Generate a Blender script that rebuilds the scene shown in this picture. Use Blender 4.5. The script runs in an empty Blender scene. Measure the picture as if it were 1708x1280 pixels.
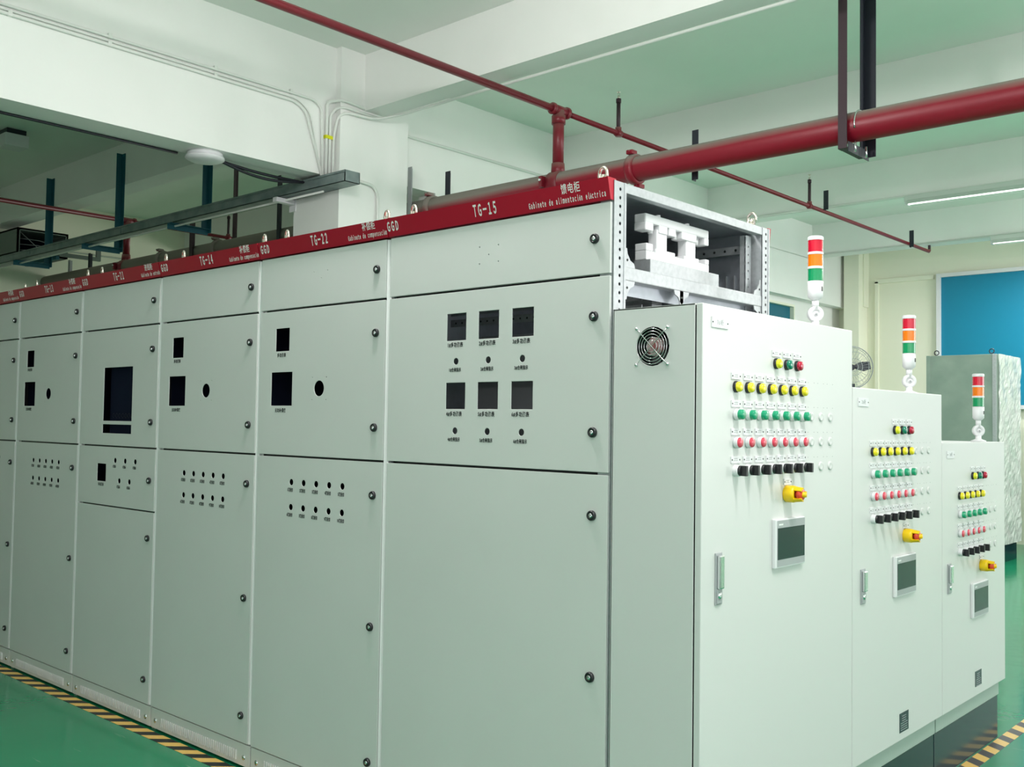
import bpy, bmesh, math, random
from mathutils import Vector, Matrix
random.seed(7)
SC = bpy.context.scene
COL = SC.collection
PI = math.pi

# ------------------------------------------------------------------ camera
CAM = (1.7674, -2.3932, 1.4618)
YAW, PITCH, ROLL, FPX = 0.73470, 0.03920, 0.01470, 1664.43
def cam_axes():
    y, p, r = YAW, PITCH, ROLL
    F = Vector((-math.sin(y)*math.cos(p), math.cos(y)*math.cos(p), math.sin(p)))
    R = Vector((math.cos(y), math.sin(y), 0)); U = R.cross(F)
    return R*math.cos(r)+U*math.sin(r), -R*math.sin(r)+U*math.cos(r), F
R_, U_, F_ = cam_axes()
cd = bpy.data.cameras.new('camera'); cam = bpy.data.objects.new('camera', cd); COL.objects.link(cam)
m = Matrix((R_, U_, -F_)).transposed().to_4x4(); m.translation = Vector(CAM); cam.matrix_world = m
cd.sensor_width = 36; cd.lens = 36*FPX/1708; cd.clip_start = .05; cd.clip_end = 100
SC.camera = cam

# ------------------------------------------------------------------ world, lights, exposure
w = bpy.data.worlds.new('sky'); SC.world = w; w.use_nodes = True
w.node_tree.nodes['Background'].inputs[0].default_value = (.95, .97, 1, 1)
w.node_tree.nodes['Background'].inputs[1].default_value = 1.2
SC.view_settings.view_transform = 'Standard'; SC.view_settings.look = 'None'
SC.view_settings.gamma = 1; SC.view_settings.use_curve_mapping = False
SC.view_settings.exposure = 0.5

def area(name, loc, rot, sx, sy, power, col=(1, 1, 1)):
    l = bpy.data.lights.new(name, 'AREA'); l.shape = 'RECTANGLE'; l.size = sx; l.size_y = sy
    l.energy = power; l.color = col
    o = bpy.data.objects.new(name, l); COL.objects.link(o); o.location = loc; o.rotation_euler = rot
    return o
# ceiling strip lamps of the hall, some added out of view (their housings are built further down)
for x, y, e in ((1.6, -.05, 46), (4.2, -.05, 8), (1.6, -3.4, 30),  # first follows the knob shadows, the other two are added fill
                (-1.25, 7.53, 40), (1.6, 7.53, 40), (-1.25, 10.24, 40), (1.6, 10.24, 30)):  # right-hand lamp of each pair is added for the far end
    area('strip_and_fill_light', (x, y, 3.62 if y < 5 else 3.60), (0, 0, 0), 1.2, .09, e, (1, .965, .95))
def add_fill(x, y, z, e):  # added point light, no such lamp in view
    l = bpy.data.lights.new('added_fill_light', 'POINT'); l.energy = e; l.shadow_soft_size = .12; l.color = (1, .96, .95)
    o = bpy.data.objects.new('added_fill_light', l); COL.objects.link(o); o.location = (x, y, z)
add_fill(-.8, -.28, 3.50, 82); add_fill(1.6, -1.2, 3.50, 30); add_fill(2.2, 4.3, 3.5, 52); add_fill(1.8, 9.0, 3.3, 66)  # added to lift the deep beam, aisle and far end
# daylight added at unseen openings of the right wall and the wall behind the camera
for y, e in ((-4.0, 26), (8.2, 130)):
    area('added_daylight', (7.3, y, 2.2), (0, math.radians(90), 0), 1.8, 2.4, e, (1, .985, .975))
area('added_daylight', (4.6, -6.9, 2.1), (math.radians(90), 0, 0), 2.4, 1.9, 10, (1, .98, .965))
area('added_daylight', (-8.0, 10.9, 2.2), (math.radians(-90), 0, 0), 5.0, 1.8, 120, (1, 1, .95))  # added fill for the left bay, solid wall behind it

# ------------------------------------------------------------------ materials
def mat(name, col, rough=.5, metal=0, spec=.5, coat=0, emit=0, noise=None, bump=None, alpha=1, trans=0):
    m = bpy.data.materials.new(name); m.use_nodes = True
    nt = m.node_tree; b = nt.nodes['Principled BSDF']
    c = (*col, 1)
    b.inputs['Base Color'].default_value = c
    b.inputs['Roughness'].default_value = rough; b.inputs['Metallic'].default_value = metal
    b.inputs['Specular IOR Level'].default_value = spec
    b.inputs['Coat Weight'].default_value = coat; b.inputs['Coat Roughness'].default_value = .08
    b.inputs['Transmission Weight'].default_value = trans
    if emit:
        b.inputs['Emission Color'].default_value = c; b.inputs['Emission Strength'].default_value = emit
    b.inputs['Alpha'].default_value = alpha
    tc = None
    if noise or bump:
        tc = nt.nodes.new('ShaderNodeTexCoord')
    if noise:
        sc, c2, lo, hi = noise
        n = nt.nodes.new('ShaderNodeTexNoise'); n.inputs['Scale'].default_value = sc; n.inputs['Detail'].default_value = 6
        nt.links.new(tc.outputs['Object'], n.inputs['Vector'])
        r = nt.nodes.new('ShaderNodeMapRange'); r.inputs['From Min'].default_value = lo; r.inputs['From Max'].default_value = hi
        nt.links.new(n.outputs['Fac'], r.inputs['Value'])
        mx = nt.nodes.new('ShaderNodeMix'); mx.data_type = 'RGBA'
        mx.inputs['A'].default_value = c; mx.inputs['B'].default_value = (*c2, 1)
        nt.links.new(r.outputs['Result'], mx.inputs['Factor']); nt.links.new(mx.outputs['Result'], b.inputs['Base Color'])
    if bump:
        sc, st = bump
        n = nt.nodes.new('ShaderNodeTexNoise'); n.inputs['Scale'].default_value = sc; n.inputs['Detail'].default_value = 4
        nt.links.new(tc.outputs['Object'], n.inputs['Vector'])
        bp = nt.nodes.new('ShaderNodeBump'); bp.inputs['Strength'].default_value = st; bp.inputs['Distance'].default_value = .01
        nt.links.new(n.outputs['Fac'], bp.inputs['Height']); nt.links.new(bp.outputs['Normal'], b.inputs['Normal'])
    return m

M = {}
M['wall'] = mat('painted_plaster', (.88, .885, .86), .75, noise=(1.3, (.84, .85, .82), .45, .75), bump=(14, .12))
M['ceil'] = mat('ceiling_paint', (.83, .87, .82), .8, noise=(1.0, (.79, .83, .78), .45, .75))
M['cream'] = mat('cream_wall_paint', (.87, .87, .72), .75, noise=(1.0, (.84, .85, .70), .45, .75))
M['cab'] = mat('powder_coat_grey', (.675, .685, .67), .34, noise=(2.0, (.655, .665, .65), .4, .7), bump=(420, .03))
M['cabl'] = mat('powder_coat_light_grey', (.67, .675, .665), .36, bump=(420, .03))
M['red'] = mat('red_enamel', (.42, .002, .022), .32)
M['white'] = mat('white_print', (.88, .88, .88), .5)
M['ink'] = mat('black_print', (.015, .02, .02), .5)
M['dark'] = mat('inside_shade', (.010, .013, .030), .95, spec=.08)  # near-black stands in for shade behind openings
M['rub'] = mat('black_plastic', (.012, .012, .015), .38)
M['galv'] = mat('galvanised_steel', (.47, .49, .51), .42, metal=.5, noise=(60, (.40, .42, .44), .4, .7))
M['zinc'] = mat('zinc_panel', (.42, .45, .50), .38, metal=.5, noise=(25, (.36, .39, .43), .4, .7))
M['chrome'] = mat('chrome', (.75, .75, .77), .16, metal=1)
M['brass'] = mat('yellow_zinc_plating', (.72, .66, .58), .25, metal=.9)
M['plast'] = mat('white_plastic', (.74, .74, .76), .35)
M['yel'] = mat('yellow_lens', (.86, .72, .01), .25, coat=.5)
M['yell'] = mat('yellow_green_lens', (.75, .74, .01), .2, coat=.5)
M['yelp'] = mat('yellow_plastic', (.90, .58, .0), .35)
M['grn'] = mat('green_plastic', (.0, .33, .16), .3, coat=.4)
M['grnd'] = mat('dark_green_lens', (.0, .20, .12), .2, coat=.5)
M['redp'] = mat('red_plastic', (.70, .045, .09), .3, coat=.4)
M['redl'] = mat('red_lens', (.48, .0, .035), .2, coat=.5)
M['ored'] = mat('orange_red_plastic', (.70, .06, .02), .35)
M['tred'] = mat('red_tower_lens', (.62, .004, .03), .22, coat=.5)
M['tora'] = mat('orange_tower_lens', (.88, .20, .0), .22, coat=.5)
M['tgrn'] = mat('green_tower_lens', (.0, .28, .10), .22, coat=.5)
M['plin'] = mat('dark_plinth_enamel', (.006, .030, .034), .16, spec=.3)
M['chan'] = mat('plinth_channel_paint', (.42, .50, .46), .4)
M['silv'] = mat('silver_grey_panel', (.36, .38, .39), .4)
M['scr'] = mat('screen_glass', (.010, .030, .032), .16, spec=.3)
M['teal'] = mat('teal_paint', (.012, .11, .15), .5)
M['steeld'] = mat('dark_primer', (.045, .02, .03), .55)
M['steelb'] = mat('dark_slate_steel', (.015, .018, .03), .5)
M['tray'] = mat('tray_steel', (.22, .27, .27), .45, metal=.3, noise=(9, (.14, .19, .19), .4, .7))
M['pvc'] = mat('white_pvc', (.78, .80, .76), .45)
M['rubber'] = mat('black_cable', (.01, .01, .018), .5)
M['tube'] = mat('lit_tube', (1, 1, .97), .4, emit=1.1)
M['blue'] = mat('blue_window_film', (.0, .215, .36), .42)
M['tealb'] = mat('teal_blue_window_film', (.0, .13, .20), .38)
M['film'] = mat('wrinkled_stretch_film', (.93, .95, .92), .16, coat=.7, noise=(7, (.74, .82, .76), .42, .68), bump=(13, .9))
M['wrapg'] = mat('film_covered_grey_panel', (.20, .27, .23), .22, coat=.3, noise=(3, (.26, .33, .28), .4, .7), bump=(9, .25))
M['machine'] = mat('machine_white', (.62, .66, .62), .45)
M['hub'] = mat('fan_hub_sticker', (.55, .42, .42), .35, noise=(60, (.3, .1, .1), .45, .6))
M['greybox'] = mat('grey_green_sheet', (.17, .21, .19), .5)

def rust_pipe(name, col, dust, lo, hi, more_left=False):
    m = mat(name, col, .36); nt = m.node_tree; b = nt.nodes['Principled BSDF']
    g = nt.nodes.new('ShaderNodeNewGeometry'); s = nt.nodes.new('ShaderNodeSeparateXYZ')
    nt.links.new(g.outputs['Normal'], s.inputs[0])
    n = nt.nodes.new('ShaderNodeTexNoise'); n.inputs['Scale'].default_value = 4
    ad = nt.nodes.new('ShaderNodeMath'); ad.operation = 'MULTIPLY_ADD'; ad.inputs[1].default_value = .25
    nt.links.new(n.outputs['Fac'], ad.inputs[0]); nt.links.new(s.outputs['Z'], ad.inputs[2])
    if more_left:      # the old part of the main beyond the column is dustier all round
        sp = nt.nodes.new('ShaderNodeSeparateXYZ'); nt.links.new(g.outputs['Position'], sp.inputs[0])
        xr = nt.nodes.new('ShaderNodeMapRange'); xr.inputs['From Min'].default_value = -1.2; xr.inputs['From Max'].default_value = -5.0; xr.inputs['To Max'].default_value = .95
        nt.links.new(sp.outputs['X'], xr.inputs['Value'])
        a2 = nt.nodes.new('ShaderNodeMath'); nt.links.new(ad.outputs[0], a2.inputs[0]); nt.links.new(xr.outputs['Result'], a2.inputs[1]); ad = a2
    r = nt.nodes.new('ShaderNodeMapRange'); r.inputs['From Min'].default_value = lo; r.inputs['From Max'].default_value = hi
    nt.links.new(ad.outputs[0], r.inputs['Value'])
    mx = nt.nodes.new('ShaderNodeMix'); mx.data_type = 'RGBA'
    mx.inputs['A'].default_value = (*col, 1); mx.inputs['B'].default_value = (*dust, 1)
    nt.links.new(r.outputs['Result'], mx.inputs['Factor']); nt.links.new(mx.outputs['Result'], b.inputs['Base Color'])
    mr = nt.nodes.new('ShaderNodeMapRange'); mr.inputs['To Min'].default_value = .4; mr.inputs['To Max'].default_value = .85
    nt.links.new(r.outputs['Result'], mr.inputs['Value']); nt.links.new(mr.outputs['Result'], b.inputs['Roughness'])
    return m
M['pipe'] = rust_pipe('red_fire_pipe_with_dust', (.27, .004, .02), (.27, .24, .21), .35, .95, True)
M['pipes'] = rust_pipe('thin_red_pipe_with_dust', (.19, .007, .018), (.26, .15, .13), .3, 1.1)

def floor_mat():
    m = mat('green_epoxy', (.010, .25, .112), .15, coat=.06, spec=.4); nt = m.node_tree; b = nt.nodes['Principled BSDF']
    tc = nt.nodes.new('ShaderNodeTexCoord')
    n = nt.nodes.new('ShaderNodeTexNoise'); n.inputs['Scale'].default_value = 1.1; n.inputs['Detail'].default_value = 5
    nt.links.new(tc.outputs['Object'], n.inputs['Vector'])
    r = nt.nodes.new('ShaderNodeValToRGB'); r.color_ramp.elements[0].color = (.007, .20, .09, 1); r.color_ramp.elements[1].color = (.012, .28, .13, 1)
    nt.links.new(n.outputs['Fac'], r.inputs[0])
    # scuffs: short pale scratches
    mp = nt.nodes.new('ShaderNodeMapping'); mp.inputs['Scale'].default_value = (2.2, 16, 1); mp.inputs['Rotation'].default_value = (0, 0, .6)
    nt.links.new(tc.outputs['Object'], mp.inputs['Vector'])
    s = nt.nodes.new('ShaderNodeTexNoise'); s.inputs['Scale'].default_value = 1.3; s.inputs['Detail'].default_value = 3
    nt.links.new(mp.outputs[0], s.inputs['Vector'])
    sr = nt.nodes.new('ShaderNodeMapRange'); sr.inputs['From Min'].default_value = .70; sr.inputs['From Max'].default_value = .78; sr.inputs['To Max'].default_value = .4
    nt.links.new(s.outputs['Fac'], sr.inputs['Value'])
    mx = nt.nodes.new('ShaderNodeMix'); mx.data_type = 'RGBA'; mx.inputs['B'].default_value = (.35, .55, .42, 1)
    nt.links.new(r.outputs[0], mx.inputs['A']); nt.links.new(sr.outputs['Result'], mx.inputs['Factor'])
    nt.links.new(mx.outputs['Result'], b.inputs['Base Color'])
    w_ = nt.nodes.new('ShaderNodeTexNoise'); w_.inputs['Scale'].default_value = 7
    nt.links.new(tc.outputs['Object'], w_.inputs['Vector'])
    bp = nt.nodes.new('ShaderNodeBump'); bp.inputs['Strength'].default_value = .12; bp.inputs['Distance'].default_value = .01
    nt.links.new(w_.outputs['Fac'], bp.inputs['Height']); nt.links.new(bp.outputs['Normal'], b.inputs['Normal'])
    return m
M['floor'] = floor_mat()

def tape_mat(name, along, sign):
    m = mat(name, (.8, .5, .1), .45); nt = m.node_tree; b = nt.nodes['Principled BSDF']
    g = nt.nodes.new('ShaderNodeNewGeometry'); s = nt.nodes.new('ShaderNodeSeparateXYZ'); nt.links.new(g.outputs['Position'], s.inputs[0])
    a, c = ('X', 'Y') if along == 'x' else ('Y', 'X')
    k = nt.nodes.new('ShaderNodeMath'); k.operation = 'MULTIPLY_ADD'; k.inputs[1].default_value = sign
    nt.links.new(s.outputs[c], k.inputs[0]); nt.links.new(s.outputs[a], k.inputs[2])
    d = nt.nodes.new('ShaderNodeMath'); d.operation = 'MULTIPLY'; d.inputs[1].default_value = 1/.148; nt.links.new(k.outputs[0], d.inputs[0])
    f = nt.nodes.new('ShaderNodeMath'); f.operation = 'FRACT'; nt.links.new(d.outputs[0], f.inputs[0])
    t = nt.nodes.new('ShaderNodeMath'); t.operation = 'GREATER_THAN'; t.inputs[1].default_value = .5; nt.links.new(f.outputs[0], t.inputs[0])
    mx = nt.nodes.new('ShaderNodeMix'); mx.data_type = 'RGBA'; mx.inputs['A'].default_value = (.78, .50, .13, 1); mx.inputs['B'].default_value = (.008, .012, .014, 1)
    nt.links.new(t.outputs[0], mx.inputs['Factor']); nt.links.new(mx.outputs['Result'], b.inputs['Base Color'])
    return m

# ------------------------------------------------------------------ mesh builder
class MB:
    def __init__(s): s.bm = bmesh.new(); s.mats = []
    def mi(s, m):
        m = M[m] if isinstance(m, str) else m
        if m not in s.mats: s.mats.append(m)
        return s.mats.index(m)
    def _add(s, src, m, smooth=False):
        i = s.mi(m)
        me = bpy.data.meshes.new('t'); src.to_mesh(me); src.free()
        n = len(s.bm.faces); s.bm.from_mesh(me); bpy.data.meshes.remove(me); s.bm.faces.ensure_lookup_table()
        for f in s.bm.faces[n:]: f.material_index = i; f.smooth = smooth
        return s
    def box(s, x0, x1, y0, y1, z0, z1, m, bev=0):
        b = bmesh.new(); bmesh.ops.create_cube(b, size=1)
        for v in b.verts: v.co = Vector((x0+(v.co.x+.5)*(x1-x0), y0+(v.co.y+.5)*(y1-y0), z0+(v.co.z+.5)*(z1-z0)))
        if bev: bmesh.ops.bevel(b, geom=b.edges[:], offset=bev, segments=2, affect='EDGES', profile=.6)
        return s._add(b, m)
    def lathe(s, o, axis, prof, m, seg=20, smooth=True):
        # prof: list of (radius, height along axis)
        a = Vector(axis).normalized(); q = a.to_track_quat('Z', 'Y').to_matrix(); o = Vector(o)
        b = bmesh.new(); rings = []
        for r, h in prof:
            if r < 1e-6: rings.append([b.verts.new(o+q@Vector((0, 0, h)))])
            else: rings.append([b.verts.new(o+q@Vector((r*math.cos(2*PI*k/seg), r*math.sin(2*PI*k/seg), h))) for k in range(seg)])
        for A, B in zip(rings, rings[1:]):
            for k in range(seg):
                k2 = (k+1) % seg
                if len(A) == 1 and len(B) == 1: continue
                if len(A) == 1: b.faces.new((A[0], B[k], B[k2]))
                elif len(B) == 1: b.faces.new((A[k], B[0], A[k2]))
                else: b.faces.new((A[k], B[k], B[k2], A[k2]))
        bmesh.ops.recalc_face_normals(b, faces=b.faces[:])
        s._add(b, m, smooth)
        return s
    def cyl(s, p0, p1, r, m, seg=16, r2=None, smooth=True):
        p0, p1 = Vector(p0), Vector(p1); d = (p1-p0).length; r2 = r if r2 is None else r2
        b = bmesh.new()
        q = (p1-p0).normalized().to_track_quat('Z', 'Y').to_matrix()
        A = [b.verts.new(p0+q@Vector((r*math.cos(2*PI*k/seg), r*math.sin(2*PI*k/seg), 0))) for k in range(seg)]
        B = [b.verts.new(p0+q@Vector((r2*math.cos(2*PI*k/seg), r2*math.sin(2*PI*k/seg), d))) for k in range(seg)]
        for k in range(seg):
            f = b.faces.new((A[k], A[(k+1) % seg], B[(k+1) % seg], B[k])); f.smooth = True
        b.faces.new(A[::-1]); b.faces.new(B)
        i = s.mi(m)
        n = len(s.bm.faces); me = bpy.data.meshes.new('t'); b.to_mesh(me); b.free(); s.bm.from_mesh(me); bpy.data.meshes.remove(me)
        s.bm.faces.ensure_lookup_table()
        for f in s.bm.faces[n:]: f.material_index = i
        return s
    def tube(s, pts, r, m, seg=8, closed=False):
        pts = [Vector(p) for p in pts]; b = bmesh.new(); rings = []; up = None
        n = len(pts)
        for i, p in enumerate(pts):
            if closed: t = (pts[(i+1) % n]-pts[i-1]).normalized()
            else: t = (pts[min(i+1, n-1)]-pts[max(i-1, 0)]).normalized()
            if up is None: up = t.orthogonal().normalized()
            up = (up-t*up.dot(t)).normalized(); sd = t.cross(up)
            rings.append([b.verts.new(p+r*(up*math.cos(2*PI*k/seg)+sd*math.sin(2*PI*k/seg))) for k in range(seg)])
        pr = list(zip(rings, rings[1:]))+([(rings[-1], rings[0])] if closed else [])
        for A, B in pr:
            for k in range(seg): b.faces.new((A[k], A[(k+1) % seg], B[(k+1) % seg], B[k]))
        if not closed: b.faces.new(rings[0][::-1]); b.faces.new(rings[-1])
        bmesh.ops.recalc_face_normals(b, faces=b.faces[:])
        return s._add(b, m, True)
    def ring(s, c, axis, R, r, m, seg=32, seg2=6):
        q = Vector(axis).normalized().to_track_quat('Z', 'Y').to_matrix(); c = Vector(c)
        return s.tube([c+q@Vector((R*math.cos(2*PI*k/seg), R*math.sin(2*PI*k/seg), 0)) for k in range(seg)], r, m, seg2, True)
    def prism(s, pts, vec, m):
        b = bmesh.new(); v = Vector(vec)
        A = [b.verts.new(Vector(p)) for p in pts]; B = [b.verts.new(Vector(p)+v) for p in pts]
        n = len(pts); b.faces.new(A); b.faces.new(B[::-1])
        for k in range(n): b.faces.new((A[k], B[k], B[(k+1) % n], A[(k+1) % n]))
        bmesh.ops.recalc_face_normals(b, faces=b.faces[:])
        return s._add(b, m)
    def _curve(s, cu, m, T, smooth=False):
        o = bpy.data.objects.new('t', cu); COL.objects.link(o)
        dg = bpy.context.evaluated_depsgraph_get(); dg.update()
        me = bpy.data.meshes.new_from_object(o.evaluated_get(dg))
        bpy.data.objects.remove(o)
        b = bmesh.new(); b.from_mesh(me); bpy.data.meshes.remove(me)
        for v in b.verts: v.co = T@v.co
        if T.determinant() < 0: bmesh.ops.reverse_faces(b, faces=b.faces[:])
        return s._add(b, m, smooth)
    def plate(s, face, rect, holes, front, t, m, bev=.002):
        # face 'y' : panel in x,z looking to -y ; face 'x' : panel in y,z looking to +x. rect (u0,u1,v0,v1)
        cu = bpy.data.curves.new('t', 'CURVE'); cu.dimensions = '2D'; cu.fill_mode = 'BOTH'
        cu.extrude = max(t/2-bev, 1e-4); cu.bevel_depth = bev; cu.bevel_resolution = 1; cu.offset = -bev
        def spl(P):
            sp = cu.splines.new('POLY'); sp.points.add(len(P)-1); sp.use_cyclic_u = True
            for q, p in zip(sp.points, P): q.co = (p[0], p[1], 0, 1)
        u0, u1, v0, v1 = rect
        spl([(u0, v0), (u1, v0), (u1, v1), (u0, v1)])
        for h in holes:
            if len(h) == 4: a, b_, c, d = h; spl([(a, c), (a, d), (b_, d), (b_, c)])
            else:
                cx, cz, r = h; n = 20 if r > .005 else 8
                spl([(cx+r*math.cos(-2*PI*k/n), cz+r*math.sin(-2*PI*k/n)) for k in range(n)])
        if face == 'y': T = Matrix(((1, 0, 0, 0), (0, 0, -1, front+t/2), (0, 1, 0, 0), (0, 0, 0, 1)))
        else: T = Matrix(((0, 0, 1, front-t/2), (1, 0, 0, 0), (0, 1, 0, 0), (0, 0, 0, 1)))
        return s._curve(cu, m, T)
    def text(s, face, body, u, v, h, front, m, sx=.6, align='CENTER', bold=0, slant=0, width=None):
        cu = bpy.data.curves.new('t', 'FONT'); cu.body = body; cu.size = h*1.38; cu.align_x = align; cu.align_y = 'CENTER'
        cu.extrude = .0002; cu.offset = bold; cu.space_character = 1.12; cu.resolution_u = 2
        if width:
            o = bpy.data.objects.new('t', cu); COL.objects.link(o); bpy.context.view_layer.update()
            sx = width/max(o.dimensions.x, 1e-6); bpy.data.objects.remove(o)
        if face == 'y': T = Matrix(((sx, 0, 0, u), (0, slant, -1, front), (0, 1, 0, v), (0, 0, 0, 1)))
        else: T = Matrix(((0, 0, 1, front), (sx, 0, 0, u), (0, 1, 0, v), (0, 0, 0, 1)))
        return s._curve(cu, m, T)
    def build(s, name, parent=None, origin=None):
        me = bpy.data.meshes.new(name)
        O = Vector(origin) if origin is not None else (world_loc(parent) if parent else Vector())
        for v in s.bm.verts: v.co -= O
        s.bm.to_mesh(me); s.bm.free()
        for m in s.mats: me.materials.append(m)
        o = bpy.data.objects.new(name, me); COL.objects.link(o)
        if parent: o.parent = parent; o.location = O-world_loc(parent)
        else: o.location = O
        return o
def world_loc(o):
    v = Vector(o.location)
    while o.parent: o = o.parent; v += Vector(o.location)
    return v
def tag(o, label=None, cat=None, group=None, kind=None):
    if label: o['label'] = label
    if cat: o['category'] = cat
    if group: o['group'] = group
    if kind: o['kind'] = kind
    return o
def thing(name, loc, label, cat, group=None):
    o = bpy.data.objects.new(name, None); o.empty_display_size = .1; COL.objects.link(o); o.location = loc
    return tag(o, label, cat, group)
def kids(o): return [c for c in bpy.data.objects if c.parent == o]
def copy_tree(o, parent=None):
    ch = kids(o); c = o.copy(); COL.objects.link(c); c.parent = parent
    for k in ch: copy_tree(k, c)
    return c
def copies(part, offs):
    """copy one finished part (with its children) to further places of the same parent"""
    for d in offs:
        c = copy_tree(part, part.parent); c.location = Vector(part.location)+Vector(d)
def struct(name, mb, label=None):
    o = mb.build(name); o['kind'] = 'structure'
    if label: o['label'] = label
    return o

# ------------------------------------------------------------------ the hall
ZC = 4.2
struct('floor', MB().box(-11.4, 7.4, -7, 12.2, -.1, 0, 'floor'), 'glossy green epoxy floor')
struct('ceiling', MB().box(-11.4, 7.4, -7, 12.2, ZC, ZC+.15, 'ceil'), 'pale painted ceiling slab')
struct('wall_left', MB().box(-11.4, -11.2, -7, 12.2, 0, ZC, 'cream'), 'pale wall at the far left end')
# the inner wall behind the switchgear row, with the slot the fire pipe goes through
wm = MB()
wm.box(-4.45, -4.25, 2.76, 3.28, 0, 2.98, 'wall'); wm.box(-4.45, -4.25, 2.76, 3.28, 3.36, ZC, 'wall')
wm.box(-4.45, -4.25, 3.28, 11.33, 3.17, ZC, 'wall'); wm.box(-4.60, -4.40, 3.28, 9.0, 0, 3.17, 'wall')
wm.box(-4.60, -4.40, 10.05, 11.5, 0, 3.17, 'wall'); wm.box(-4.60, -4.40, 9.0, 10.05, 0, 1.4, 'wall'); wm.box(-4.60, -4.40, 9.0, 10.05, 3.10, 3.17, 'wall')
wm.box(-4.45, -3.96, 11.33, 11.6, 3.17, ZC, 'cream')
struct('wall_inner', wm, 'pale painted wall running back behind the cabinets')
fm = MB()
fm.box(-11.2, -3.0, 11.5, 11.7, 0, ZC, 'cream'); fm.box(-3.0, -.9, 11.5, 11.7, 0, 1.73, 'cream'); fm.box(-3.0, -.9, 11.5, 11.7, 3.55, ZC, 'cream')
fm.box(-.9, 7.4, 11.5, 11.7, 0, .9, 'cream'); fm.box(-.9, 7.4, 11.5, 11.7, 3.2, ZC, 'cream'); fm.box(-.9, .9, 11.5, 11.7, .9, 3.2, 'cream'); fm.box(5.6, 7.4, 11.5, 11.7, .9, 3.2, 'cream')
struct('wall_far', fm, 'cream far wall')
tm = MB(); tm.box(-3.86, -3.81, 11.46, 11.5, 0, 3.53, 'cream', .004); tm.box(-3.86, -3.05, 11.46, 11.5, 3.50, 3.56, 'cream', .004)
struct('trim_1', tm, 'thin raised moulding on the far wall')
wm = MB(); wm.box(7.4, 7.6, -7, 12.2, 0, .9, 'wall'); wm.box(7.4, 7.6, -7, 12.2, 3.2, ZC, 'wall')  # openings added to let sky light in
for y in (-7, -1.9, 1.9, 6.0, 10.0): wm.box(7.4, 7.6, y, y+.6, .9, 3.2, 'wall')
struct('wall_right', wm, 'right wall with openings added for daylight')
wm = MB(); wm.box(-11.2, 7.4, -7.2, -7, 0, .9, 'wall'); wm.box(-11.2, 7.4, -7.2, -7, 3.2, ZC, 'wall'); wm.box(-11.2, -1, -7.2, -7, .9, 3.2, 'wall'); wm.box(6, 7.4, -7.2, -7, .9, 3.2, 'wall')
struct('wall_near', wm, 'wall behind the camera')
# beams
def beam(x0, x1, y0, y1, z0, label, m='wall'):
    return struct('beam', MB().box(x0, x1, y0, y1, z0, ZC, m), label)
beam(-4.33, -4.08, -7, 2.1, 3.24, 'deep white beam crossing the upper left')
beam(-4.08, 7.4, 2.32, 2.52, 3.775, 'white beam running from the column to the right')
beam(-11.2, -4.57, 2.32, 2.56, 3.775, 'shaded beam beyond the deep white beam')
beam(-4.25, 7.4, 4.95, 5.17, 3.775, 'second pale beam behind the red fire pipe')
beam(-11.2, -4.45, 4.95, 5.17, 3.775, 'second beam of the left bay')
beam(-4.25, 7.4, 7.60, 7.82, 3.775, 'third beam carrying the fluorescent lamp')
beam(-11.2, -4.45, 7.60, 7.82, 3.775, 'third beam of the left bay')
beam(-4.25, 7.4, 10.30, 10.52, 3.775, 'farthest beam in front of the cream wall')
beam(-4.08, 7.4, -.55, -.33, 3.775, 'beam overhead near the camera')
struct('column', MB().box(-4.57, -4.02, 2.1, 2.76, 0, ZC, 'wall'), 'square white column behind the switchgear row')
struct('column', MB().box(-4.20, -3.98, 11.2, 11.5, 0, ZC, 'cream', .004), 'slim cream pilaster on the far wall')
# windows
def pane_window(name, face, a0, a1, z0, z1, pos, filmm, label, bars):
    f = MB(); t = .05
    if face == 'y':
        f.box(a0, a0+t, pos-.05, pos+.05, z0, z1, 'plast'); f.box(a1-t, a1, pos-.05, pos+.05, z0, z1, 'plast')
        f.box(a0+t, a1-t, pos-.05, pos+.05, z1-t, z1, 'plast'); f.box(a0+t, a1-t, pos-.05, pos+.05, z0, z0+t, 'plast')
    else:
        f.box(pos-.04, pos+.04, a0, a0+t*.5, z0, z1, 'cream'); f.box(pos-.04, pos+.04, a1-t*.5, a1, z0, z1, 'cream')
        f.box(pos-.04, pos+.04, a0+t*.5, a1-t*.5, z1-.03, z1, 'cream'); f.box(pos-.04, pos+.04, a0+t*.5, a1-t*.5, z0, z0+.03, 'cream')
    root = struct(name, f, label)
    p = MB()
    if face == 'y': p.box(a0+t, a1-t, pos, pos+.012, z0+t, z1-t, filmm)
    else: p.box(pos-.03, pos-.018, a0+t*.5, a1-t*.5, z0+.03, z1-.03, filmm)
    p.build('pane', root)
pane_window('window_1', 'y', -3.0, -.9, 1.73, 3.56, 11.47, 'blue', 'large blue filmed window in a white frame', 0)
pane_window('window_2', 'x', 9.02, 10.06, 1.4, 3.10, -4.42, 'tealb', 'teal blue filmed window on the inner wall', 0)

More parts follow.
